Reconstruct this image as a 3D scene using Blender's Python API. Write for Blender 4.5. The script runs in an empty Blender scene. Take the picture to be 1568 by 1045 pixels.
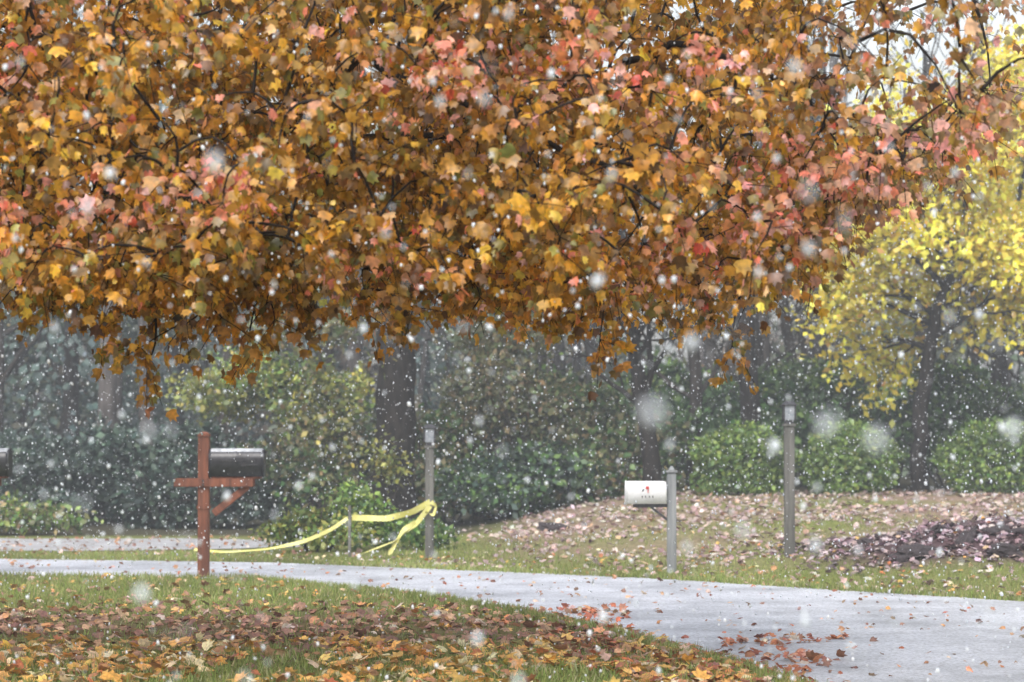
import bpy, math, numpy as np
from mathutils import Vector
R = np.random.default_rng(7)
scn = bpy.context.scene
scn.view_settings.view_transform='Standard'; scn.view_settings.look='None'; scn.view_settings.exposure=0

# ------------------------------------------------------------------ helpers
def link(o, parent=None):
    scn.collection.objects.link(o)
    if parent: o.parent = parent
    return o
def empty(name):
    e=bpy.data.objects.new(name,None); e.empty_display_size=0.2; return link(e)
def mesh_np(name, V, F, mat, col=None, parent=None, smooth=False):
    V=np.asarray(V,dtype=np.float32).reshape(-1,3); F=np.asarray(F,dtype=np.int32)
    k=F.shape[1]; n=F.shape[0]
    me=bpy.data.meshes.new(name)
    me.vertices.add(len(V)); me.vertices.foreach_set('co',V.ravel())
    me.loops.add(n*k); me.loops.foreach_set('vertex_index',F.ravel())
    me.polygons.add(n); me.polygons.foreach_set('loop_start',np.arange(0,n*k,k,dtype=np.int32))
    me.update(calc_edges=True)
    if smooth: me.polygons.foreach_set('use_smooth',np.ones(n,dtype=bool))
    if col is not None:
        a=me.color_attributes.new('Col','FLOAT_COLOR','POINT')
        c=np.ones((len(V),4),dtype=np.float32); c[:,:3]=np.clip(col,0,1); a.data.foreach_set('color',c.ravel())
    me.materials.append(mat)
    return link(bpy.data.objects.new(name,me),parent)
def vn(P,s,seed=0):
    r=np.random.default_rng(1000+seed); P=np.asarray(P)*s; o=np.zeros(len(P))
    for i in range(7):
        k=r.normal(size=3); k/=np.linalg.norm(k); k*=r.uniform(0.7,2.2)
        o+=np.sin(P@k*2.2+r.uniform(0,6.28))
    return o/3.2
def unit(a): return a/np.maximum(np.linalg.norm(a,axis=-1,keepdims=True),1e-9)
def sm(t): t=np.clip(t,0,1); return t*t*(3-2*t)

# ------------------------------------------------------------------ materials
def mat_new(name):
    m=bpy.data.materials.new(name); m.use_nodes=True; nt=m.node_tree; nt.nodes.clear()
    out=nt.nodes.new('ShaderNodeOutputMaterial'); return m,nt,out
def foliage_mat(name, trans=0.35, var=0.35, scale=9, gloss=0.):
    m,nt,out=mat_new(name)
    at=nt.nodes.new('ShaderNodeAttribute'); at.attribute_name='Col'; src=at.outputs['Color']
    if var:
        tc=nt.nodes.new('ShaderNodeTexCoord'); no=nt.nodes.new('ShaderNodeTexNoise'); no.inputs['Scale'].default_value=scale; no.inputs['Detail'].default_value=1
        nt.links.new(tc.outputs['Object'],no.inputs['Vector'])
        mr=nt.nodes.new('ShaderNodeMapRange'); mr.inputs[1].default_value=.3; mr.inputs[2].default_value=.7
        mr.inputs[3].default_value=1-var; mr.inputs[4].default_value=1+var
        nt.links.new(no.outputs['Fac'],mr.inputs[0])
        mx=nt.nodes.new('ShaderNodeVectorMath'); mx.operation='SCALE'
        nt.links.new(at.outputs['Color'],mx.inputs[0]); nt.links.new(mr.outputs[0],mx.inputs['Scale']); src=mx.outputs[0]
    p=nt.nodes.new('ShaderNodeBsdfDiffuse')
    t=nt.nodes.new('ShaderNodeBsdfTranslucent'); ms=nt.nodes.new('ShaderNodeMixShader'); ms.inputs[0].default_value=trans
    nt.links.new(src,p.inputs['Color']); nt.links.new(src,t.inputs['Color'])
    nt.links.new(p.outputs[0],ms.inputs[1]); nt.links.new(t.outputs[0],ms.inputs[2]); last=ms
    if gloss:
        g=nt.nodes.new('ShaderNodeBsdfGlossy'); g.inputs['Roughness'].default_value=.42; g.inputs['Color'].default_value=(.9,.93,1,1)
        m2=nt.nodes.new('ShaderNodeMixShader'); m2.inputs[0].default_value=gloss
        nt.links.new(ms.outputs[0],m2.inputs[1]); nt.links.new(g.outputs[0],m2.inputs[2]); last=m2
    nt.links.new(last.outputs[0],out.inputs[0])
    return m
def solid_mat(name, c1, c2, scale=8, rough=0.6, bump=0.3, stretch=(1,1,1), spec=0.4, metal=0, detail=6):
    m,nt,out=mat_new(name)
    tc=nt.nodes.new('ShaderNodeTexCoord'); mp=nt.nodes.new('ShaderNodeMapping'); mp.inputs['Scale'].default_value=stretch
    no=nt.nodes.new('ShaderNodeTexNoise'); no.inputs['Scale'].default_value=scale; no.inputs['Detail'].default_value=detail; no.inputs['Roughness'].default_value=.65
    nt.links.new(tc.outputs['Object'],mp.inputs[0]); nt.links.new(mp.outputs[0],no.inputs['Vector'])
    cr=nt.nodes.new('ShaderNodeValToRGB'); cr.color_ramp.elements[0].position=.35; cr.color_ramp.elements[1].position=.65
    cr.color_ramp.elements[0].color=(*c1,1); cr.color_ramp.elements[1].color=(*c2,1)
    nt.links.new(no.outputs['Fac'],cr.inputs[0])
    p=nt.nodes.new('ShaderNodeBsdfPrincipled'); p.inputs['Roughness'].default_value=rough; p.inputs['Specular IOR Level'].default_value=spec; p.inputs['Metallic'].default_value=metal
    nt.links.new(cr.outputs[0],p.inputs['Base Color'])
    if bump:
        b=nt.nodes.new('ShaderNodeBump'); b.inputs['Strength'].default_value=bump; b.inputs['Distance'].default_value=.02
        nt.links.new(no.outputs['Fac'],b.inputs['Height']); nt.links.new(b.outputs[0],p.inputs['Normal'])
    nt.links.new(p.outputs[0],out.inputs[0]); return m
M_leaf=foliage_mat('maple_leaf',.42,.35,30,.05)
M_litter=foliage_mat('leaf_litter',.12,.3,40,.04)
M_fol=foliage_mat('foliage',.3,0,3,.03)
M_grass=foliage_mat('grass_blades',.3,0)
M_bark=solid_mat('bark',(.022,.018,.016),(.065,.055,.05),20,.85,.6,(1,1,.25),.2,detail=3)
M_bark_dark=solid_mat('bark_dark',(.010,.008,.008),(.034,.028,.025),20,.85,.5,(1,1,.3),.2,detail=3)
M_bark_far=solid_mat('bark_far',(.07,.062,.06),(.14,.125,.12),8,.9,0,(1,1,.3),.2,detail=3)  # paler than bark: distance haze is put into the colour
M_snow=foliage_mat('snowflake',.45,0)

# ------------------------------------------------------------------ terrain
XN_Y=[-15,0,8,12,14.8,17.6,19.8,21.6,24.2,24.7,24.95]; XN_X=[2.6,2.6,2.3,1.95,1.5,.74,0,-.84,-2.75,-5.2,-40]
YF_X=[-40,-5.9,-2.8,-1,1.5,3.1,4.4,6.5,8,8.6]; YF_Y=[28.4,27.8,27.1,25.9,24.1,22.3,21.0,18,14,-15]
def xn(Y): return np.interp(Y,XN_Y,XN_X)
def yf(X): return np.interp(X,YF_X,YF_Y)
def on_road(X,Y): return (X>xn(Y))&(Y<yf(X))&(X<8.6)
MX,MY=5.5,26.3
def mmask(X,Y,rx=2.15,ry=1.45): return np.exp(-((X-MX)/rx)**4-((Y-MY)/ry)**4)
def H(X,Y):
    X=np.asarray(X,float);Y=np.asarray(Y,float)
    s=yf(X)+1.2
    h=.50*sm((Y-s)/np.maximum(35-s,4))*sm((X+1.2)/3.6)
    h=h+.30*np.exp(-((X-MX)/1.9)**2-((Y-MY)/1.15)**2)
    h=h+.07*mmask(X,Y)*np.sin(X*5.1)*np.sin(Y*4.3+X)
    return h+.04*np.sin(X*.9+1)*np.sin(Y*.7)*sm((Y-34.5)/4)
gx=np.unique(np.concatenate([np.linspace(-200,-30,12),np.linspace(-30,-9,22),np.linspace(-9,12,127),np.linspace(12,30,19),np.linspace(30,200,12)]))
gy=np.unique(np.concatenate([np.linspace(-60,8,14),np.linspace(8,42,205),np.linspace(42,80,30),np.linspace(80,400,14)]))
GX,GY=np.meshgrid(gx,gy); V=np.stack([GX.ravel(),GY.ravel(),H(GX.ravel(),GY.ravel())],1)
nx,ny=len(gx),len(gy); I=np.arange(nx*ny).reshape(ny,nx)
F=np.stack([I[:-1,:-1],I[:-1,1:],I[1:,1:],I[1:,:-1]],-1).reshape(-1,4)
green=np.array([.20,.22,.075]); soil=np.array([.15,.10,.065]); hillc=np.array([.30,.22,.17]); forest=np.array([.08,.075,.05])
c=np.tile(green,(len(V),1)); X=V[:,0];Y=V[:,1]
def mixc(c,d,w): w=np.clip(w,0,1)[:,None]; return c*(1-w)+d*w
n1=vn(V,.9,1)
c=mixc(c,soil,.7*np.exp(-((Y-18)/2.0)**2)+.2*n1)
def hillmask(X,Y): return sm((Y-np.maximum(yf(X)+1.0,24.3))/3)*sm((X+.8)/1.5)
onhill=hillmask(X,Y)
c=mixc(c,hillc,onhill*(.5+.45*n1))
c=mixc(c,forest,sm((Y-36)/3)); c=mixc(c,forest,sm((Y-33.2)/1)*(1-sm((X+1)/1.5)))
c=mixc(c,np.array([.10,.065,.07]),1.3*mmask(X,Y))
m,nt,out=mat_new('ground')
at=nt.nodes.new('ShaderNodeAttribute'); at.attribute_name='Col'; tc=nt.nodes.new('ShaderNodeTexCoord')
no=nt.nodes.new('ShaderNodeTexNoise'); no.inputs['Scale'].default_value=14; no.inputs['Detail'].default_value=6; no.inputs['Roughness'].default_value=.75
nt.links.new(tc.outputs['Object'],no.inputs['Vector'])
mr=nt.nodes.new('ShaderNodeMapRange'); mr.inputs[1].default_value=.3; mr.inputs[2].default_value=.7; mr.inputs[3].default_value=.5; mr.inputs[4].default_value=1.5
nt.links.new(no.outputs['Fac'],mr.inputs[0])
mx=nt.nodes.new('ShaderNodeVectorMath'); mx.operation='SCALE'; nt.links.new(at.outputs['Color'],mx.inputs[0]); nt.links.new(mr.outputs[0],mx.inputs['Scale'])
p=nt.nodes.new('ShaderNodeBsdfDiffuse'); nt.links.new(mx.outputs[0],p.inputs['Color'])
b=nt.nodes.new('ShaderNodeBump'); b.inputs['Strength'].default_value=.6; b.inputs['Distance'].default_value=.05; nt.links.new(no.outputs['Fac'],b.inputs['Height']); nt.links.new(b.outputs[0],p.inputs['Normal'])
nt.links.new(p.outputs[0],out.inputs[0])
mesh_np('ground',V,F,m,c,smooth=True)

# road / driveway sheets
def densify(pts,step=.25,jit=.05,seed=0):
    r=np.random.default_rng(seed); pts=np.array(pts,float); o=[]
    for a,b_ in zip(pts[:-1],pts[1:]):
        n=max(1,int(np.linalg.norm(b_-a)/step)); n=min(n,120)
        for i in range(n): o.append(a+(b_-a)*i/n)
    o.append(pts[-1]); o=np.array(o)
    for d in range(2):
        sp=np.concatenate([[o[0,d]]*4,o[:,d],[o[-1,d]]*4]); o[:,d]=np.convolve(sp,np.ones(9)/9,'valid')
    return o+r.normal(0,jit,o.shape)
def sheet(name,outline,z,mat):
    me=bpy.data.meshes.new(name); vs=[(x,y,z) for x,y in outline]
    me.from_pydata(vs,[],[list(range(len(vs)))]); me.materials.append(mat); me.update()
    if me.polygons[0].normal.z<0: me.flip_normals()
    return link(bpy.data.objects.new(name,me))
near=densify(list(zip(XN_X,XN_Y)),.2,.04,1); far=densify(list(zip(YF_X,YF_Y)),.2,.05,2)
m,nt,out=mat_new('wet_road'); tc=nt.nodes.new('ShaderNodeTexCoord')
def noise(s,d,r=.6):
    n=nt.nodes.new('ShaderNodeTexNoise'); n.inputs['Scale'].default_value=s; n.inputs['Detail'].default_value=d; n.inputs['Roughness'].default_value=r; nt.links.new(tc.outputs['Object'],n.inputs['Vector']); return n
na=noise(.9,8,.7); nb=noise(38,4,.7)
cr=nt.nodes.new('ShaderNodeValToRGB'); cr.color_ramp.elements[0].position=.38; cr.color_ramp.elements[1].position=.60
cr.color_ramp.elements[0].color=(.38,.395,.44,1); cr.color_ramp.elements[1].color=(.66,.68,.75,1); nt.links.new(na.outputs['Fac'],cr.inputs[0])
mr=nt.nodes.new('ShaderNodeMapRange'); mr.inputs[1].default_value=.35; mr.inputs[2].default_value=.55; mr.inputs[3].default_value=.5; mr.inputs[4].default_value=1.1; nt.links.new(nb.outputs['Fac'],mr.inputs[0])
mx=nt.nodes.new('ShaderNodeVectorMath'); mx.operation='SCALE'; nt.links.new(cr.outputs[0],mx.inputs[0]); nt.links.new(mr.outputs[0],mx.inputs['Scale'])
p=nt.nodes.new('ShaderNodeBsdfPrincipled'); p.inputs['Roughness'].default_value=.42; nt.links.new(mx.outputs[0],p.inputs['Base Color'])
b=nt.nodes.new('ShaderNodeBump'); b.inputs['Strength'].default_value=.5; b.inputs['Distance'].default_value=.02; nt.links.new(nb.outputs['Fac'],b.inputs['Height']); nt.links.new(b.outputs[0],p.inputs['Normal'])
nt.links.new(p.outputs[0],out.inputs[0]); M_road=m
sheet('road',np.concatenate([near,far]),.006,M_road)
M_drive=solid_mat('gravel',(.28,.28,.29),(.48,.48,.50),3,.8,.3,detail=8)
dn=densify([(-40,30.2),(-9,29.9),(-6,29.4),(-4,29.7),(-2.4,30.6)],.3,.07,3); df=densify([(-2.2,32.0),(-4,32.6),(-6,32.9),(-9,32.7),(-40,33.0)],.3,.10,4)
sheet('gravel_driveway',np.concatenate([dn,df]),.008,M_drive)

# ------------------------------------------------------------------ leaves
half=[(.13,.70),(.20,.66),(.47,.74),(.41,.44),(.56,.22),(.30,.05)]
outl=[(0,1.0)]+half+[(0,.04)]+[(-x,y) for x,y in half[::-1]]
def leaf_tpl(fold=.22,curl=.18,stem=True):
    v=[(0,.38,0)]+[(x,y,-fold*abs(x)-curl*(y-.38)**2) for x,y in outl]
    n=len(outl); f=[(0,1+i,1+(i+1)%n) for i in range(n)]
    if stem:
        s=len(v); v+=[(-.015,.06,0),(.015,.06,0),(0,-.5,.05)]; f.append((s,s+2,s+1))
    return np.array(v),np.array(f)
def scatter(name,P,S,T,N,C,mat,tpl,parent=None,wid=None,bend=None):
    tv,tf=tpl; T=unit(T); Xa=unit(np.cross(T,N)); Na=np.cross(Xa,T)
    s=S[:,None,None]; wd=1. if wid is None else wid[:,None,None]; bd=1. if bend is None else bend[:,None,None]
    V=P[:,None,:]+s*(tv[None,:,0:1]*Xa[:,None,:]*wd+tv[None,:,1:2]*T[:,None,:]+tv[None,:,2:3]*Na[:,None,:]*bd)
    k=len(tv); F=(tf[None]+(np.arange(len(P))*k)[:,None,None]).reshape(-1,3)
    return mesh_np(name,V.reshape(-1,3),F,mat,np.repeat(C,k,axis=0),parent)
RH=np.array([[0,0,0],[.32,.45,-.06],[0,1,0],[-.32,.45,-.06]],float); RHF=np.array([[0,1,2],[0,2,3]])
tplR=(RH,RHF)
def pal(n,cols,w,rng=R,j=.18):
    cols=np.array(cols); w=np.array(w,float); idx=rng.choice(len(cols),n,p=w/w.sum())
    return np.clip(cols[idx]*(1+rng.normal(0,j,(n,1)))*(1+rng.normal(0,.06,(n,3))),0,1)

# ------------------------------------------------------------------ tubes
class Tubes:
    def __init__(s): s.V=[];s.F=[];s.n=0
    def add(s,P,rad,sides=6):
        P=np.asarray(P,float); n=len(P); rad=np.broadcast_to(np.asarray(rad,float),(n,))
        T=np.gradient(P,axis=0); T=unit(T); ref=np.array([0.31,.17,.93]) if abs(T[0,2])<.9 else np.array([1.,.2,0])
        A=unit(np.cross(T,ref)); B=np.cross(T,A); an=np.linspace(0,2*np.pi,sides,endpoint=False)
        ring=P[:,None,:]+rad[:,None,None]*(np.cos(an)[None,:,None]*A[:,None,:]+np.sin(an)[None,:,None]*B[:,None,:])
        i=np.arange(n-1)[:,None]*sides; j=np.arange(sides)[None]; j2=(j+1)%sides
        f=np.stack([i+j,i+j2,i+sides+j2,i+sides+j],-1).reshape(-1,4)+s.n
        s.V.append(ring.reshape(-1,3)); s.F.append(f); s.n+=n*sides
    def build(s,name,mat,parent=None): return mesh_np(name,np.concatenate(s.V),np.concatenate(s.F),mat,None,parent,True)
def grow(tb,tips,p,d,L,r,depth,rng,up=.15,spread=.6,kids=(2,4),rmin=.006,sides=5):
    n=6; P=[p]; d=unit(d)
    for i in range(n-1):
        d=unit(d+rng.normal(0,.14,3)+np.array([0,0,up*.3])); P.append(P[-1]+d*L/(n-1))
    P=np.array(P); r1=max(rmin,r*.55); tb.add(P,np.linspace(r,r1,n),sides)
    if depth==0: tips.extend(P[2:]); return
    k=rng.integers(kids[0],kids[1]+1)
    for i in range(k):
        t=rng.uniform(.4,1.) if i>0 else 1.
        q=P[min(n-1,int(t*(n-1)))]; a=rng.normal(size=3); a=unit(a-d*np.dot(a,d))
        nd=unit(d*(1-spread*.5)+a*spread*rng.uniform(.6,1.3)+np.array([0,0,up]))
        grow(tb,tips,q,nd,L*rng.uniform(.6,.82),max(rmin,r1*rng.uniform(.6,.9)),depth-1,rng,up,spread,kids,rmin,max(3,sides-1))

# ------------------------------------------------------------------ foreground maple
def build_maple():
    rng=np.random.default_rng(21)
    root=empty('maple_tree'); tb=Tubes()
    def pl(pts,per=8,j=.03):
        pts=np.array(pts,float); o=[]
        for a,b_ in zip(pts[:-1],pts[1:]):
            for i in range(per): o.append(a+(b_-a)*i/per)
        o.append(pts[-1]); o=np.array(o); o[1:-1]+=np.cumsum(rng.normal(0,j,o[1:-1].shape),0)*.5; return o
    trunk=pl([(-5.3,14.6,0),(-5.25,14.55,1.4),(-5.1,14.45,2.6),(-4.9,14.45,4.2),(-4.7,14.5,5.8)],6,.01)
    tb.add(trunk,np.linspace(.26,.08,len(trunk))*(1+.4*np.exp(-np.arange(len(trunk))/2.)),12)
    limbs=[([(-5.1,14.45,2.6),(-4,14.3,3.05),(-2.8,14.2,3.15),(-1.4,14.0,3.2),(0,13.9,3.3),(1.2,13.8,3.1)],.05),
     ([(-4.95,14.4,3.4),(-3.4,15,3.9),(-1.6,15.6,4.1),(.4,15.8,4.2),(2.2,15.6,3.9)],.055),
     ([(-4.9,14.4,4.2),(-3.6,13.6,4.4),(-2,12.8,4.6),(0,12.6,4.5),(2,12.8,4.1)],.05),
     ([(-5.1,14.4,2.7),(-4.0,14.6,3.3),(-2.7,13.4,3.15),(-1.9,12.7,2.8),(-1.3,12.5,2.5)],.05),
     ([(-1.4,14.0,3.2),(-.8,13.2,3.5),(-.2,12.6,3.2),(.5,12.4,2.8),(.9,12.4,2.5)],.028),
     ([(0,13.9,3.3),(.9,13.2,3.6),(1.6,12.9,3.3),(2.1,12.9,2.95)],.026),
     ([(-5.2,14.5,2.7),(-6.4,15,3.6),(-7.6,15.4,4.1)],.06),([(-5.1,14.4,3.2),(-5.0,13.2,3.8),(-4.2,12,4.1)],.05),
     ([(-4.8,14.5,5),(-3.5,15,5.3),(-2,15,5.2),(.3,14.4,5.0),(1.8,14,4.6)],.05)]
    nodes=[trunk]
    for pts,r0 in limbs:
        P=pl(pts); tb.add(P,np.linspace(r0,.009,len(P)),8); nodes.append(P[3:])
    nodes=list(np.concatenate(nodes))
    Lx=[-8,-2.96,-2.47,-2.21,-2.02,-1.79,-1.49,-1.26,-.85,-.32,.25,.48,.74,1.2,1.54,1.76,2.14,2.52,2.96,3.4]
    Lz=[2.7,2.24,2.14,2.10,2.06,2.10,2.12,2.13,2.12,2.13,2.10,2.06,2.10,2.07,2.20,2.48,2.72,2.82,3.1,3.5]
    tg=[]
    while len(tg)<2050:
        x=rng.uniform(-8,3.3); y=rng.normal(13.7,1.45)
        if y<10.9 or y>17.0: continue
        zl=np.interp(x,Lx,Lz)+.20+.02*abs(y-14)
        ztop=5.2-.03*(x+1)**2
        z=zl+(ztop-zl)*rng.uniform(0,1)**1.3
        q=np.array([[x,y,z]])
        if vn(q,1.0,5)[0]<-.65: continue
        if x<-4 and rng.random()<.65: continue
        if x>1.6 and rng.random()<.2+.36*(x-1.6): continue
        if x>1.9 and z>3.3 and rng.random()<.62: continue
        if z>4.4 and rng.random()<.6: continue
        tg.append((x,y,z))
    for x,z,k in [(-2.05,1.80,5),(-1.5,1.88,5),(-2.45,2.05,4),(-1.2,2.05,4),(-.85,2.1,3),(.48,1.93,3),(1.15,1.98,3),(-.3,2.14,3),(1.6,2.25,2),(-1.78,2.0,2),(-.6,2.06,3),(-2.8,2.1,3),(0.1,2.1,3)]:
        for j in range(k): tg.append((x+rng.normal(0,.08),13.9+rng.normal(0,.35),z+.08+.12*j+rng.normal(0,.03)))
    tg=np.array(tg); nd=np.array(nodes); d0=np.array([np.min(np.linalg.norm(nd-t,axis=1)) for t in tg]); tg=tg[np.argsort(d0)]
    LP=[];LT=[]; arr=np.zeros((len(nodes)+len(tg)*4,3)); cnt=len(nodes); arr[:cnt]=nd
    src=np.array([-5.,14.4,3.6])
    for t in tg:
        A=arr[:cnt]; dd=np.linalg.norm(A-t,axis=1)+.25*np.maximum(0,np.linalg.norm(A-src,axis=1)-np.linalg.norm(t-src))
        q=A[np.argmin(dd)].copy(); L=np.linalg.norm(t-q)
        s=np.linspace(0,1,5)[:,None]; side=rng.normal(0,.10,3)*L
        P=q+(t-q)*s+np.sin(np.pi*s)*(np.array([0,0,.16*L])+side)
        r0=.006+.010*min(L,1.2); tb.add(P,np.linspace(r0,.003,5),4)
        arr[cnt:cnt+4]=P[1:]; cnt+=4
        for k in range(3):
            dirn=unit((t-q)/max(L,.1)*.6+rng.normal(0,.6,3)+np.array([0,0,-.25])); l2=rng.uniform(.14,.34)
            s2=np.linspace(0,1,4)[:,None]; P2=t+dirn*l2*s2+np.array([0,0,-.10*l2])*s2**2
            tb.add(P2,np.linspace(.0035,.0018,4),3)
            n=rng.integers(9,17) if t[0]<1.6 else rng.integers(6,12); u=rng.uniform(0,1.05,n)[:,None]
            pp=t+dirn*l2*u+rng.normal(0,.04,(n,3)); LP.append(pp); LT.append(np.repeat(dirn[None],n,0))
    tb.build('trunk_and_limbs',M_bark_dark,root)
    LP=np.concatenate(LP); LT=np.concatenate(LT); n=len(LP); print('maple leaves',n)
    T=unit(LT*.45+rng.normal(0,.5,(n,3))+np.array([0,0,-.85]))
    N=unit(rng.normal(0,.85,(n,3))+np.array([.0,-.45,.4]))
    S=np.clip(rng.normal(.060,.016,n),.026,.10)
    C=pal(n,[(.60,.31,.04),(.50,.25,.035),(.35,.18,.03),(.70,.41,.05),(.25,.15,.035),(.28,.25,.06),(.16,.085,.04),(.52,.25,.10)],[6,5,3.6,2.6,2.4,2.2,1.2,1.0],rng,.24)
    C*=(1+.2*vn(LP,1.1,44))[:,None]
    red=pal(n,[(.84,.28,.18),(.80,.36,.17),(.80,.42,.35),(.66,.13,.08),(.76,.46,.26),(.60,.31,.26)],[3.5,3.5,3,.7,2.4,2],rng,.14)
    cen=np.array([(-2.35,11.8,2.55),(-2.0,11.8,2.6),(-1.5,12.,2.65),(-2.6,12,2.5),(-.62,12.6,2.25),(-.45,12.8,2.2),(-.3,11.8,3.25),(.1,11.8,3.35),(.5,11.8,3.3),(.95,11.8,3.3),(1.2,12.2,2.85),(1.35,12.4,2.6),(1.7,12.4,2.8),(2.0,12.6,2.75),(2.3,13,3.0),(.85,13,2.25),(1.,12.6,2.45),(-2.7,12,3.3),(1.1,13.4,2.1)])
    w=np.zeros(n)
    for cc in cen: w=np.maximum(w,np.exp(-(((LP-cc)/np.array([.28,.9,.12]))**2).sum(1)))
    w=w*1.0+.10*(vn(LP,1.8,9)>.85)+.06*sm((LP[:,0]-.6)/2.2)+.03*(LP[:,2]>2.9)+.02
    w*=sm((14.4-LP[:,1])/2.2)
    pick=rng.random(n)<w; C[pick]=red[pick]
    brw=rng.random(n)<.5*sm((LP[:,0]-1.2)/1.2); C[brw&~pick]=pal(n,[(.40,.20,.09),(.48,.22,.12),(.28,.17,.08),(.34,.28,.10),(.55,.30,.2)],[1,1,1,1,1],rng)[brw&~pick]
    scatter('leaves',LP,S,T,N,np.clip(C,0,1),M_leaf,leaf_tpl(),root,rng.uniform(.6,1.1,n),rng.uniform(-.5,3.0,n))
build_maple()

# ------------------------------------------------------------------ ground litter
def litter(name,regions,tplv,mat=M_litter):
    Ps=[];Ss=[];Cs=[]
    for (x0,x1,y0,y1,dens,cols,w,s0,s1,cond) in regions:
        n=int((x1-x0)*(y1-y0)*dens); x=R.uniform(x0,x1,n); y=R.uniform(y0,y1,n); k=cond(x,y); x=x[k];y=y[k]; n=len(x)
        z=H(x,y)+R.uniform(.012,.045,n); Ps.append(np.stack([x,y,z],1)); Ss.append(R.uniform(s0,s1,n)); Cs.append(pal(n,cols,w))
    P=np.concatenate(Ps);S=np.concatenate(Ss);C=np.concatenate(Cs);n=len(P)
    a=R.uniform(0,6.28,n); T=np.stack([np.cos(a),np.sin(a),R.normal(0,.3,n)],1); N=unit(np.stack([R.normal(0,.5,n),R.normal(0,.5,n),np.ones(n)],1))
    return scatter(name,P,S,T,N,C,mat,tplv,None,R.uniform(.6,1.1,n),R.uniform(-1,3,n))
gold=[(.78,.50,.15),(.80,.44,.12),(.64,.36,.12),(.80,.66,.42),(.42,.21,.10),(.64,.22,.09)]
brn=[(.30,.16,.10),(.40,.23,.15),(.22,.115,.08),(.52,.32,.20),(.52,.25,.11),(.62,.49,.40)]
redb=[(.50,.17,.09),(.38,.15,.09),(.58,.30,.16),(.62,.44,.33),(.28,.13,.09)]
pnk=[(.48,.36,.34),(.40,.28,.27),(.54,.44,.40),(.30,.20,.19),(.52,.36,.22),(.62,.54,.50)]
drk=[(.26,.18,.19),(.15,.10,.105),(.38,.28,.30),(.54,.44,.47),(.08,.055,.055)]
lawn=lambda x,y:(~on_road(x,y))&(y<24.9)&(vn(np.stack([x,y,0*x],1),1.3,3)>-.6)
lawn_all=lambda x,y:(~on_road(x,y))&(y<24.9)
def edge(x,y): return on_road(x,y)&(x-xn(y)<.85*np.abs(vn(np.stack([x,y,0*x],1),.9,4))+.15)&(y<20)
def band(x,y):
    w=np.exp(-((y-18.0-.25*np.sin(x*1.3))/1.7)**2)*np.clip(.8+.4*vn(np.stack([x,y,0*x],1),1.0,8),.3,1); return lawn_all(x,y)&(R.random(len(x))<w)
allroad=lambda x,y:on_road(x,y)
def P2(x,y): return np.stack([x,y,0*x],1)
hill=lambda x,y:(~on_road(x,y))&(y>yf(x)+.15)&(R.random(len(x))<(.12+.88*hillmask(x,y))*np.clip(.55+.6*vn(P2(x,y),1.1,6),.08,1))&(R.random(len(x))>.85*mmask(x,y))
mnd=lambda x,y:R.random(len(x))<mmask(x,y,2.3,1.6)*np.clip(.7+.6*vn(P2(x,y),1.6,16),.1,1)
litter('fallen_leaves',[
 (-6,3.5,9,16.9,135,gold,[5,4,4,4,2,1],.07,.115,lawn),
 (-6,3.0,14,22.5,150,brn,[5,5,4,3,2,1],.06,.10,band),
 (-6,3.0,17.5,24.9,14,brn+gold,[2,2,1,2,2,1,2,2,2,1,1,1],.06,.09,lawn_all),
 (0.2,3.0,9,18.5,120,redb,[4,3,4,3,2],.06,.10,lambda x,y:lawn_all(x,y)&(x>xn(y)-.9)),
 (-1,7,9,20,110,redb,[4,3,4,3,2],.05,.09,edge),
 (-8,8,9,28.5,8,brn+redb,[2,2,2,2,2,1,1,1,1,1,1],.025,.07,allroad),
 (-8,10,20.5,28,16,pnk+gold,[2,2,2,1,1,1,1,1,1,1,1,1],.05,.08,lambda x,y:(~on_road(x,y))&(y>yf(x)-.1)),
 (-8,-2,28.2,33,14,brn,[2,2,2,1,1,1],.05,.08,lambda x,y:y>0),
 (2.9,9,24,29,300,drk,[3,3,3,2.5,2.2],.06,.10,mnd),
 (-2,12,21,37.5,95,pnk,[5,4,4,3,2,2],.06,.10,hill)],leaf_tpl(.35,.4,False))
def blades():
    P=[]
    for (x0,x1,y0,y1,d) in [(-6,3.2,10,16.6,900),(-6.5,3,16.6,25,420),(-8,8,21,31,330)]:
        n=int((x1-x0)*(y1-y0)*d); x=R.uniform(x0,x1,n); y=R.uniform(y0,y1,n)
        k=~on_road(x,y)&~((x<-2)&(y>29.3)); k&=R.random(n)>hillmask(x,y)*.7
        bw=.75*np.exp(-((y-18)/1.5)**2); k&=R.random(n)>bw
        k&=R.random(n)>mmask(x,y)*1.5
        x=x[k];y=y[k]; P.append(np.stack([x,y,H(x,y)-.005],1))
    n=16000; y=R.uniform(10,24.9,n); x=xn(y)+R.normal(-.02,.07,n); k=x>-8; P.append(np.stack([x,y,0*x],1)[k])
    x=R.uniform(-8,8,n); y=yf(x)+R.normal(.03,.08,n); P.append(np.stack([x,y,H(x,y)],1))
    P=np.concatenate(P); n=len(P); print('grass',n)
    hgt=R.uniform(.03,.08,n); T=np.stack([R.normal(0,.4,n),R.normal(0,.4,n),np.ones(n)],1); N=np.stack([R.normal(0,1,n),R.normal(0,1,n),np.zeros(n)],1)
    C=pal(n,[(.22,.28,.085),(.28,.33,.11),(.34,.36,.15),(.44,.40,.23)],[4,4,3,1.8])*(1+.18*vn(P,.9,61))[:,None]
    tv=np.array([[-.09,0,0],[.09,0,0],[0,1,.15]]); scatter('grass',P,hgt,T,N,np.clip(C,0,1),M_grass,(tv,np.array([[0,1,2]])))
blades()

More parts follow.
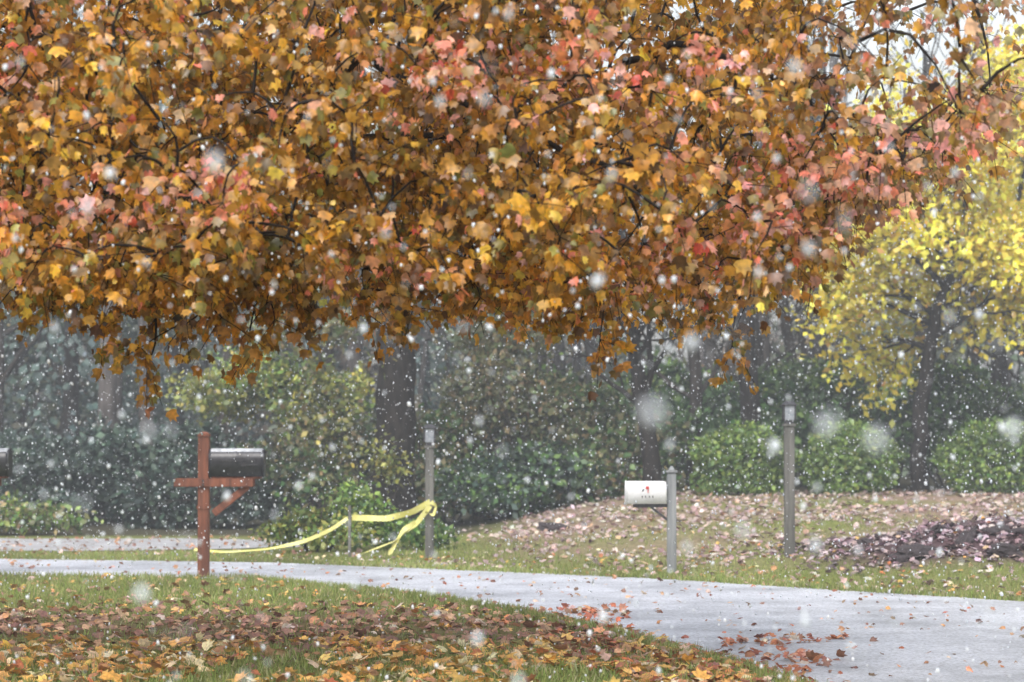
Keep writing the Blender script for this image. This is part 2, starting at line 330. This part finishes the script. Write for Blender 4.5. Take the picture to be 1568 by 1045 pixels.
# ------------------------------------------------------------------ shrubs
def shell(c,r,n,cols,w,size,rng,lump=.16,fill=.35,zmin=-.6,hz=0.,br=1.):
    d=unit(rng.normal(size=(int(n*1.4),3))); d=d[d[:,2]>zmin][:n]; n=len(d)
    lm=vn(d*1.0,2.2,int(rng.integers(999))); rad=(1-fill*rng.random(n)**1.6)*(1+lump*lm)
    P=np.array(c)+d*np.array(r)*rad[:,None]
    N=unit(d*.8+rng.normal(0,.6,(n,3))+np.array([0,0,.35])); T=unit(rng.normal(0,.8,(n,3))+d*.5+np.array([0,0,-.2]))
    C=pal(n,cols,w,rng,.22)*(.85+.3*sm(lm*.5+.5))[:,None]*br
    C=np.clip(C*(1-hz)+np.array([.36,.40,.42])*hz,0,1)  # blends pale grey haze straight into the leaf colour
    return P,size*rng.uniform(.5,1.5,n),T,N,C
def shrub(name,clumps,seed,mat=M_fol,sub=True):
    rng=np.random.default_rng(seed); root=empty(name); A=[]
    for c in clumps:
        if not sub: A.append(shell(rng=rng,**c)); continue
        k=9; cc=np.array(c['c']); rr=np.array(c['r'])
        for i in range(k):
            d=unit(rng.normal(size=3)); d[1]*=.8; d[2]=abs(d[2])*1.0-.35; o=cc+d*rr*rng.uniform(.35,.85); s=rng.uniform(.30,.68)
            q=dict(c); q.update(c=tuple(o),r=tuple(rr*s*np.array([1.1,1,.85])),n=int(c['n']/k*1.15),fill=max(.65,c.get('fill',.35)),zmin=-.9,br=rng.uniform(.5,1.5),lump=.3)
            A.append(shell(rng=rng,**q))
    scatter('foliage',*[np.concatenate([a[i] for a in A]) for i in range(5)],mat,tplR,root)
    tb=Tubes(); tips=[]; c0=clumps[0]; cc=np.array(c0['c']); base=np.array([cc[0],cc[1],float(H(cc[0],cc[1]))-.03])
    for i in range(5):
        a=rng.uniform(0,6.28); grow(tb,tips,base+np.array([.12*np.cos(a),.12*np.sin(a),0]),np.array([.5*np.cos(a),.5*np.sin(a),1.]),c0['r'][2]*.9,.025,2,rng,.1,.6)
    tb.build('stems',M_bark,root); return root
G_mid=[(.07,.145,.05),(.105,.20,.06),(.05,.10,.04),(.17,.27,.08)]
G_lit=[(.20,.31,.07),(.14,.23,.06),(.29,.38,.09),(.08,.14,.05)]
G_olv=[(.18,.18,.08),(.23,.215,.10),(.12,.13,.065),(.15,.20,.08),(.31,.24,.12)]
G_drk=[(.045,.075,.062),(.07,.105,.08),(.03,.055,.045),(.10,.145,.105)]
G_yel=[(.38,.40,.10),(.30,.34,.09),(.48,.44,.10),(.20,.25,.08)]
def D(c,r,n,cols,w=None,size=.1,**k): return dict(c=c,r=r,n=n,cols=cols,w=w or [1]*len(cols),size=size,**k)
for i,(x,y,rx,rz) in enumerate([(3.45,36.2,.78,.60),(5.1,36.4,.74,.60),(7.25,36.3,.85,.62),(9.3,36.5,.8,.6)]):
    z=float(H(x,y)); rg=np.random.default_rng(i)
    cl=[D((x,y,z+.46),(rx,.7,rz),4800,G_lit,[3,3,1.6,1.6],.07,lump=.10,fill=.3,zmin=-.85)]+[D((x+rg.uniform(-.6,.6)*rx,y+rg.uniform(-.4,.2),z+.5+rg.uniform(-.1,.3)),(.3,.3,.22),400,G_lit,None,.075,lump=.3,fill=.5,zmin=-.9,br=rg.uniform(.7,1.3)) for j in range(7)]
    shrub('clipped_bush',cl,50+i,sub=False)
rb=np.random.default_rng(5)
for i in range(13):
    x=1.4+i*.85+rb.normal(0,.25); y=39.3+rb.uniform(0,3.5); h=rb.uniform(.85,1.3); z=float(H(x,y))
    shrub('rhododendron',[D((x,y,z+h*.75),(1.15,.9,h),2600,G_mid,[3,3,2,1.6],.14),D((x+rb.normal(0,.5),y+.3,z+h*1.45),(.7,.5,.5),900,G_mid+G_lit,None,.13)],70+i)
for i in range(15):
    x=-11+i*.85+rb.normal(0,.3); h=rb.uniform(.45,.8) if x<-2.5 else rb.uniform(.7,1.1); y=34.8+rb.uniform(0,4.5)
    if -2.7<x<-.7: y=max(y,37)
    pc=G_drk if x<-2.5 else G_mid+G_olv
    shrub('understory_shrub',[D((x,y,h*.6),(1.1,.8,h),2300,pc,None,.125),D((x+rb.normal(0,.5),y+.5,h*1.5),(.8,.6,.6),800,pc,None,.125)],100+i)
shrub('low_shrub',[D((-7.2,33.9,.25),(1.5,.5,.45),2400,G_olv+G_lit,None,.09)],133)
shrub('forsythia_shrub',[D((-2.35,29.3,.26),(.6,.5,.40),2700,G_lit+G_yel,None,.07),D((-1.9,29.6,.45),(.45,.4,.45),1700,G_lit,None,.07),D((-1.35,29.8,.25),(.6,.45,.40),1500,G_mid+G_lit,None,.07)],134)
shrub('yellow_green_shrub',[D((-3.6,36.5,2.1),(1.1,.9,.9),3400,G_lit+G_yel,None,.095),D((-4.5,36.8,1.9),(.8,.6,.6),1400,G_yel,None,.095),D((-2.9,36.3,1.4),(.6,.7,1.4),2500,G_yel+G_olv,None,.095),D((-3.1,36.3,3.0),(.8,.7,.7),1400,G_olv,None,.09),D((-3.6,36,.8),(1.2,.6,.8),2300,G_mid+G_olv,None,.095)],135)
shrub('olive_shrub',[D((-.2,37.2,1.6),(1.1,1,1.4),4800,G_olv,None,.095),D((.8,37.8,1.7),(1.0,.8,1.2),3400,G_olv+G_mid,None,.095),D((.1,37.6,2.9),(1.1,.8,.7),1800,G_olv,None,.095),D((.3,36.2,.7),(1.4,.7,.8),3400,G_drk+G_mid,None,.10)],136)
shrub('yellow_leaf_sapling',[D((-1.85,34.5,.9),(.45,.3,.75),260,G_yel,None,.08),D((-2.05,34.5,2.1),(.4,.3,.6),130,G_yel,None,.08)],137)

# ------------------------------------------------------------------ mid trees
def tree(name,segs,leafcols=None,lw=None,nl=0,ls=.1,seed=0,bark=M_bark,kids=(2,4),depth=3,up=.15,spread=.6,spr=.22,L=1.5,tr=.12,trunkpts=None,hz=0.,droop=-.3,nbr=7,rmin=.006):
    rng=np.random.default_rng(seed); root=empty(name); tb=Tubes(); tips=[]
    T=np.array(trunkpts,float); s=np.linspace(0,len(T)-1,len(T)*5); TP=np.stack([np.interp(s,np.arange(len(T)),T[:,k]) for k in range(3)],1)
    TP[1:]+=rng.normal(0,tr*.10,TP[1:].shape); rad=np.linspace(tr,tr*.5,len(TP)); rad[0]*=1.35
    tb.add(TP,rad,10)
    for i in range(nbr):
        u=segs[0]+(segs[1]-segs[0])*(i+rng.random())/nbr; q=TP[int(u*(len(TP)-1))]; a=rng.uniform(0,6.28)
        grow(tb,tips,q,np.array([np.cos(a),np.sin(a)*.8,.55+up]),L*rng.uniform(.7,1.1),tr*.42*rng.uniform(.7,1.1),depth-1,rng,up,spread,kids,rmin)
    grow(tb,tips,TP[-1],np.array([0,0,1.]),L,tr*.35,depth-1,rng,up,spread,kids,rmin)
    tb.build('trunk_and_limbs',bark,root)
    if nl:
        tips=np.array(tips); tw=np.exp(1.1*vn(tips,.9,seed+3)); id=rng.choice(len(tips),nl,p=tw/tw.sum()); P=tips[id]+rng.normal(0,spr,(nl,3))
        C=pal(nl,leafcols,lw or [1]*len(leafcols),rng)*(.95+.2*vn(P,.8,seed))[:,None]
        scatter('leaves',P,rng.uniform(.6,1.25,nl)*ls,unit(rng.normal(0,.7,(nl,3))+np.array([0,0,droop])),rng.normal(0,.6,(nl,3))+np.array([0,-.3,.6]),np.clip(C,0,1),M_fol,tplR,root)
    return root
tree('oak_tree',(.5,1),G_olv,None,3500,.12,1,M_bark_dark,tr=.33,L=2.2,trunkpts=[(-1.70,35.0,-.05),(-1.67,35.0,2.5),(-1.74,35.0,5.5),(-1.6,35,9)],spr=.35)
tree('dogwood_tree',(.40,1),G_olv+G_mid,None,400,.10,2,M_bark_dark,tr=.15,L=1.4,trunkpts=[(2.15,35.8,.4),(2.0,35.8,1.5),(1.82,35.8,2.5),(1.75,35.8,3.4)],spr=.2,depth=4,rmin=.011,nbr=10,spread=.7,up=.22)
YL=[(.95,.78,.07),(.96,.86,.14),(.86,.70,.09),(.66,.64,.13),(.78,.48,.14)]
tree('yellow_maple_tree',(.5,1),YL,[5,4,3,1.4,.8],21000,.135,3,M_bark_dark,tr=.14,L=1.35,trunkpts=[(6.2,37,.4),(6.25,37,1.9),(6.5,37,3.2),(6.95,37,4.4)],spr=.22,depth=4,nbr=11,up=.06)
tree('yellow_maple_tree',(.4,1),YL,[5,4,3,1.4,.8],17000,.135,4,M_bark_dark,tr=.13,L=1.4,trunkpts=[(8.6,38,.4),(8.5,38,2.0),(8.2,38,3.5),(8.0,38,4.7)],spr=.24,depth=4,nbr=11,up=.06)
for i,(x,y,h) in enumerate([(4.9,43,6),(3.6,44,6),(7.6,45,7),(9.6,44,7),(.6,43,6.5),(5.9,47,8),(-.9,45,7),(10.5,41,6.5),(4.2,41.5,5.5),(3.0,40.5,6),(-6.8,41,8),(-9.0,42,8),(-4.9,41,8)]):
    tree('bare_tree',(.25,1),G_olv,None,350,.11,20+i,M_bark_far if i%3==1 else M_bark,tr=.13,L=1.6,trunkpts=[(x,y,-.05),(x+.1,y,h*.35),(x-.1,y,h*.7),(x,y,h)],depth=4,nbr=8,rmin=.010)

# ------------------------------------------------------------------ distant woodland (one mass)
def woodland():
    rng=np.random.default_rng(99); root=empty('distant_woodland'); tb=Tubes(); td=Tubes(); A=[]
    for i in range(17):
        x=-18+i*1.0+rng.normal(0,.5); y=rng.uniform(43,60); h=rng.uniform(7,13)
        if x>-3.2: h*=.65
        td.add([(x,y,0),(x,y,h*.5),(x,y,h)],[.2,.12,.03],6)
        n=2600; u=rng.random(n)**1.2; a=rng.uniform(0,6.28,n); rad=(1-u)*2.1*(.3+.7*rng.random(n)**.6)*(1+.3*np.sin(u*38+a*2))+.1
        P=np.stack([x+rad*np.cos(a),y+rad*np.sin(a),.6+u*(h-.6)-.3*rad],1); k=vn(P,1.4,i+5)>-.4; P=P[k]; a=a[k]; n=len(P)
        T=unit(np.stack([np.cos(a),np.sin(a),-.9+0*a],1)+rng.normal(0,.3,(n,3))); N=rng.normal(0,.4,(n,3))+np.array([0,-.2,1])
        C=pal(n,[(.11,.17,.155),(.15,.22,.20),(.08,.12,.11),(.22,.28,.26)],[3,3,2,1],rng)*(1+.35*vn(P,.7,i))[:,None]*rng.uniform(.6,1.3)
        A.append((P,rng.uniform(.12,.30,n),T,N,np.clip(C,0,1)))
    for i in range(44):
        x=rng.uniform(-16,18); y=rng.uniform(44,68); h=rng.uniform(3.5,7.5) if x<2.5 else rng.uniform(3.0,4.6)
        tb.add([(x,y,0),(x+.2,y,h*.5),(x,y,h)],[.22,.14,.05],6); tips=[]
        for k in range(4): grow(tb,tips,np.array([x+.1,y,h*(.3+.15*k)]),np.array([rng.normal(),rng.normal(),1.2]),2.0,.06,2,rng,.2,.6,(2,3),.014,4)
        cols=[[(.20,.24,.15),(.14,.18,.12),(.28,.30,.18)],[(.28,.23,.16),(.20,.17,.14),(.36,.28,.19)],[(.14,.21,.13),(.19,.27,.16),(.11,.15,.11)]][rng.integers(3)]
        for k in range(6):
            c=(x+rng.normal(0,1.2),y+rng.normal(0,1),h*rng.uniform(.2,1.0)); r=rng.uniform(.6,1.3)
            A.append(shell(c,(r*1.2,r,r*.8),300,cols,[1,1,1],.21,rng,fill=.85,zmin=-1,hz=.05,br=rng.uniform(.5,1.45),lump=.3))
    for i in range(90):
        x=rng.uniform(-16,20); y=rng.uniform(38.5,60); w=rng.uniform(.06,.2); h=rng.uniform(7,12)
        (td if rng.random()<.7 else tb).add([(x,y,0),(x+rng.normal(0,.2),y,h*.5),(x+rng.normal(0,.5),y,h)],[w,w*.7,w*.3],6)
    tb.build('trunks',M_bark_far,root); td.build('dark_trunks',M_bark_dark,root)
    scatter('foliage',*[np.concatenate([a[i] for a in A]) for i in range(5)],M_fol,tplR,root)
woodland()

# ------------------------------------------------------------------ hard objects
def box(name,cx,cy,cz,sx,sy,sz,mat,parent,bev=.006,rot=(0,0,0),taper=None):
    import bmesh
    bm=bmesh.new(); bmesh.ops.create_cube(bm,size=1)
    for v in bm.verts: v.co=Vector((v.co.x*sx,v.co.y*sy,v.co.z*sz))
    if taper:
        for v in bm.verts:
            if v.co.z>0: v.co.x*=taper; v.co.y*=taper
    if bev: bmesh.ops.bevel(bm,geom=list(bm.edges),offset=bev,segments=2,affect='EDGES')
    me=bpy.data.meshes.new(name); bm.to_mesh(me); bm.free(); me.materials.append(mat)
    o=bpy.data.objects.new(name,me); o.location=(cx,cy,cz); o.rotation_euler=rot; return link(o,parent)
def barrel(name,x0,x1,cy,z0,w,hh,mat,parent,grow_=0.,ribs=False):
    r=w/2+grow_; zs=z0+hh-w/2
    prof=[(-r,z0-grow_),(-r,zs)]+[(-r*math.cos(a),zs+r*math.sin(a)) for a in np.linspace(0,math.pi,17)[1:-1]]+[(r,zs),(r,z0-grow_)]
    xs=[x0]+([x0+.02,x0+.03,x0+(x1-x0)*.5-.01,x0+(x1-x0)*.5,x0+(x1-x0)*.5+.01,x1-.03,x1-.02] if ribs else [])+[x1]
    sc=[.97,1,1,1,1.012,1,1,1,.97] if ribs else [1,1]
    vs=[];n=len(prof)
    for x,s in zip(xs,sc):
        for (y,z) in prof: vs.append((x,cy+y*s,z0+(z-z0)*s))
    fs=[[i*n+j,i*n+(j+1)%n,(i+1)*n+(j+1)%n,(i+1)*n+j] for i in range(len(xs)-1) for j in range(n)]
    fs.append(list(range(n))[::-1]); fs.append([(len(xs)-1)*n+j for j in range(n)])
    me=bpy.data.meshes.new(name); me.from_pydata(vs,[],fs); me.materials.append(mat)
    for p_ in me.polygons: p_.use_smooth=len(p_.vertices)==4
    me.update(); return link(bpy.data.objects.new(name,me),parent)
M_red=solid_mat('stained_wood',(.09,.032,.020),(.25,.088,.048),14,.55,.45,(1,1,.12))
M_blk=solid_mat('black_enamel',(.016,.016,.02),(.045,.045,.055),30,.33,.05,spec=.6)
M_wht=solid_mat('white_enamel',(.62,.62,.63),(.78,.78,.79),9,.4,.03)
M_gry=solid_mat('weathered_wood',(.08,.08,.075),(.19,.185,.175),14,.8,.5,(1,1,.1))
M_gry2=solid_mat('weathered_wood_pale',(.15,.16,.17),(.29,.30,.31),14,.8,.4,(1,1,.1))
M_flag=solid_mat('red_paint',(.45,.03,.03),(.55,.06,.05),10,.4,0)
M_met=solid_mat('dark_metal',(.05,.05,.055),(.10,.10,.11),30,.45,.05,metal=.6)
M_gls=solid_mat('frosted_glass',(.22,.25,.29),(.38,.40,.44),20,.2,0,spec=.6)
M_tape=solid_mat('caution_tape',(.60,.57,.16),(.76,.73,.32),5,.4,.05)
M_ink=solid_mat('black_print',(.04,.04,.04),(.12,.12,.12),10,.5,0)
M_snowd=solid_mat('settled_snow',(.26,.28,.31),(.62,.64,.68),26,.8,.4)
def mailbox_brown(x,y,name='mailbox'):
    e=empty(name)
    box('post',x,y,.70,.112,.112,1.42,M_red,e,.008)
    box('post_cap',x,y,1.425,.125,.125,.03,M_red,e,.008)
    box('post_top',x,y,1.451,.10,.10,.022,M_red,e,.006,taper=.6)
    box('arm',x+.105,y-.0745,.95,.80,.035,.085,M_red,e,.006)
    box('arm_back',x+.105,y+.0745,.95,.80,.035,.085,M_red,e,.006)
    box('brace',x+.27,y,.775,.44,.07,.075,M_red,e,.006,rot=(0,-math.radians(39),0))
    box('collar',x,y,.70,.135,.135,.05,M_red,e,.01)
    for dz in(-.02,.02): box('bolt',x+.0,y-.096,.95+dz,.02,.012,.02,M_met,e,.003)
    box('tray',x+.33,y,1.0,.50,.17,.02,M_red,e,.003)
    barrel('box_body',x+.062,x+.60,y,1.012,.20,.275,M_blk,e,ribs=True)
    barrel('door',x+.60,x+.614,y,1.012,.20,.275,M_blk,e,grow_=.006)
    barrel('back_rim',x+.058,x+.07,y,1.012,.20,.275,M_blk,e,grow_=.004)
    box('door_latch',x+.622,y,1.255,.02,.035,.03,M_met,e,.004)
    box('flag_arm',x+.47,y-.106,1.13,.15,.006,.012,M_met,e,.001)
    box('flag',x+.41,y-.111,1.135,.05,.005,.04,M_blk,e,.001)
    box('name_strip',x+.28,y-.105,1.17,.22,.005,.012,M_met,e,.001)
    barrel('snow_dusting',x+.075,x+.592,y,1.225,.170,.070,M_snowd,e,ribs=False)
    return e
mailbox_brown(-3.11,24.45)
mailbox_brown(-5.71,24.6)
def mailbox_white(x,y):
    e=empty('white_mailbox'); g=float(H(x,y))
    box('post',x,y,g+.50,.095,.095,1.06,M_gry2,e,.008)
    box('post_cap',x,y,g+1.045,.12,.12,.025,M_gry2,e,.005)
    box('finial',x,y,g+1.08,.07,.07,.045,M_gry2,e,.004,taper=.3)
    box('bracket_arm',x-.22,y,g+.69,.36,.04,.035,M_met,e,.004)
    box('bracket_strut',x-.13,y,g+.61,.22,.03,.025,M_met,e,.003,rot=(0,math.radians(38),0))
    barrel('box_body',x-.47,x-.055,y,g+.712,.19,.235,M_wht,e,ribs=True)
    barrel('door',x-.484,x-.47,y,g+.712,.19,.235,M_wht,e,grow_=.006)
    box('flag_arm',x-.25,y-.10,g+.85,.008,.006,.05,M_flag,e,.001); box('flag',x-.256,y-.104,g+.88,.034,.005,.028,M_flag,e,.001)
    for i,dx in enumerate((-.31,-.275,-.235,-.20)): box('number_%d'%i,x+dx,y-.0985,g+.785,.010,.003,.022,M_ink,e,.0)
    return e
mailbox_white(1.66,25.2)
def lamp_post(x,y,top,name='lamp_post',m=M_gry,w=.10):
    e=empty(name); g=float(H(x,y)); hp=top-.27-g
    box('post',x,y,g+hp/2-.03,w,w,hp+.06,m,e,.01)
    box('post_collar',x,y,g+hp+.012,w+.03,w+.03,.03,m,e,.006)
    box('lantern_base',x,y,g+hp+.045,.10,.10,.035,M_met,e,.004)
    box('lantern_glass',x,y,g+hp+.145,.105,.105,.16,M_gls,e,.004,taper=1.2)
    for sx in(-1,1):
        for sy in(-1,1): box('lantern_bar',x+sx*.060,y+sy*.060,g+hp+.145,.018,.018,.17,M_met,e,0)
    box('lantern_roof',x,y,g+hp+.25,.17,.17,.045,M_met,e,.004,taper=.45)
    box('lantern_eave',x,y,g+hp+.228,.18,.18,.008,M_met,e,.002)
    return e
lamp_post(3.00,26.2,1.79,w=.11)
lamp_post(-.95,27.9,1.54,m=M_gry)
def tape():
    e=empty('caution_tape')
    def rib(name,pts,w=.075,tw=0,seed=0):
        pts=np.array(pts,float); n=60; s=np.linspace(0,len(pts)-1,n)
        P=np.stack([np.interp(s,np.arange(len(pts)),pts[:,k]) for k in range(3)],1)
        for k in range(3): P[:,k]=np.convolve(np.concatenate([[P[0,k]]*3,P[:,k],[P[-1,k]]*3]),np.ones(7)/7,'valid')
        T=unit(np.gradient(P,axis=0)); ph=tw*np.linspace(0,1,n)*2*np.pi+.35*np.sin(np.linspace(0,9,n)+seed)
        up=unit(np.cross(T,np.array([0,1.,0]))); up[up[:,2]<0]*=-1; sd=np.cross(T,up)
        W=np.cos(ph)[:,None]*up+np.sin(ph)[:,None]*sd
        V=np.concatenate([P-W*w/2,P+W*w/2]); i=np.arange(n-1); F=np.stack([i,i+1,i+1+n,i+n],1)
        mesh_np(name,V,F,M_tape,None,e,True)
    y=28.2; yl=27.83
    rib('tape_span',[(-.93,yl-.06,.66),(-1.15,y-.2,.53),(-1.45,y-.15,.45),(-1.88,y-.03,.46)],.07,0,1)
    rib('tape_fall',[(-1.90,y-.03,.46),(-2.10,y-.1,.32),(-2.4,y-.2,.19),(-2.8,y-.25,.105),(-3.3,y-.3,.07),(-3.7,y-.2,.10)],.045,.2,2)
    rib('tape_drop',[(-.93,yl-.06,.62),(-1.1,y-.35,.40),(-1.35,y-.4,.20),(-1.75,y-.5,.05)],.06,.3,3)
    rib('tape_tail',[(-1.10,y-.36,.42),(-1.25,y-.4,.33),(-1.38,y-.4,.10),(-1.42,y-.4,.04)],.06,.2,4)
    rib('tape_loop',[(-.93,yl-.06,.66),(-.87,yl-.06,.60),(-.90,yl-.06,.50),(-1.0,yl-.06,.54)],.05,.3,5)
    box('stake',-1.89,y,.29,.035,.035,.62,M_gry,e,.004)
tape()
def rocks():
    rng=np.random.default_rng(3); m=solid_mat('mound_debris',(.025,.02,.022),(.10,.085,.09),12,.85,.6,spec=.15)
    for i in range(15):
        x=rng.uniform(3.9,7.2); y=rng.uniform(25.0,26.3); s=rng.uniform(.07,.19)
        if i==12: x,y,s=.55,31.6,.16
        bpy.ops.mesh.primitive_ico_sphere_add(subdivisions=3,radius=1); o=bpy.context.object; o.name='stone'
        P=np.array([v.co[:] for v in o.data.vertices]); k=1+.26*vn(P,1.8,i+30)+.11*vn(P,5,i)
        for v,kk in zip(o.data.vertices,k): v.co=v.co*float(kk)
        o.scale=(s*1.5,s*.8,s*.55); o.rotation_euler=(0,rng.normal(0,.25),rng.uniform(0,3)); o.location=(x,y,float(H(x,y))+s*.12); o.data.materials.append(m)
rocks()

# ------------------------------------------------------------------ falling snow
def snow():
    rng=np.random.default_rng(12); n=85000
    P=np.stack([rng.uniform(-9,10,n),rng.uniform(1.9,40,n),rng.uniform(.05,7,n)],1)
    s=np.clip(rng.lognormal(math.log(.0037),.45,n),.0015,.0088)
    n2=80; P2=np.stack([rng.uniform(-1.6,1.6,n2),rng.uniform(2.0,6.5,n2),rng.uniform(.8,3.0,n2)],1); s2=rng.uniform(.0045,.0092,n2)
    P=np.concatenate([P,P2]); s=np.concatenate([s,s2]); n+=n2
    t=(1+5**.5)/2; iv=unit(np.array([(-1,t,0),(1,t,0),(-1,-t,0),(1,-t,0),(0,-1,t),(0,1,t),(0,-1,-t),(0,1,-t),(t,0,-1),(t,0,1),(-t,0,-1),(-t,0,1)],float))
    f=np.array([(0,11,5),(0,5,1),(0,1,7),(0,7,10),(0,10,11),(1,5,9),(5,11,4),(11,10,2),(10,7,6),(7,1,8),(3,9,4),(3,4,2),(3,2,6),(3,6,8),(3,8,9),(4,9,5),(2,4,11),(6,2,10),(8,6,7),(9,8,1)])
    jit=1+rng.normal(0,.25,(n,12,1)); V=P[:,None]+s[:,None,None]*iv[None]*jit*np.array([1,1,1.4])
    F=(f[None]+(np.arange(n)*12)[:,None,None]).reshape(-1,3)
    mesh_np('falling_snow',V.reshape(-1,3),F,M_snow,np.tile(np.array([.86,.89,.94]),(n*12,1)),None,True)
snow()
m,nt,out=mat_new('snow_haze'); vs=nt.nodes.new('ShaderNodeVolumeScatter'); vs.inputs['Density'].default_value=.0064; vs.inputs['Color'].default_value=(.90,.95,1,1); vs.inputs['Anisotropy'].default_value=.2
nt.links.new(vs.outputs[0],out.inputs['Volume'])
hz=box('snow_haze',0,65,6.2,160,110,14,m,None,0)

# ------------------------------------------------------------------ light, sky, camera
w=bpy.data.worlds.new('World'); scn.world=w; w.use_nodes=True; nt=w.node_tree; nt.nodes.clear()
sky=nt.nodes.new('ShaderNodeTexSky'); sky.sky_type='NISHITA'; sky.sun_disc=False; sky.sun_elevation=math.radians(48); sky.sun_rotation=math.radians(200)
sky.dust_density=4; sky.air_density=1.2
hs=nt.nodes.new('ShaderNodeHueSaturation'); hs.inputs['Saturation'].default_value=.32; hs.inputs['Value'].default_value=2.0
bg=nt.nodes.new('ShaderNodeBackground'); bg.inputs['Strength'].default_value=.15; wo=nt.nodes.new('ShaderNodeOutputWorld')
nt.links.new(sky.outputs[0],hs.inputs['Color']); nt.links.new(hs.outputs[0],bg.inputs[0]); nt.links.new(bg.outputs[0],wo.inputs[0])
sd=bpy.data.lights.new('sun','SUN'); sd.energy=1.1; sd.angle=math.radians(40); sd.color=(1,.98,.96); so=link(bpy.data.objects.new('sun',sd))
dirv=Vector((math.sin(math.radians(200))*math.cos(math.radians(48)),math.cos(math.radians(200))*math.cos(math.radians(48)),math.sin(math.radians(48))))
so.rotation_euler=dirv.to_track_quat('Z','Y').to_euler()
cam=bpy.data.cameras.new('camera'); co=link(bpy.data.objects.new('camera',cam)); co.location=(0,0,1.5); co.rotation_euler=(math.radians(90+2.06),0,0)
cam.lens=85; cam.sensor_width=36; cam.clip_end=2000; cam.clip_start=.1
cam.dof.use_dof=True; cam.dof.focus_distance=17; cam.dof.aperture_fstop=2.8
scn.camera=co
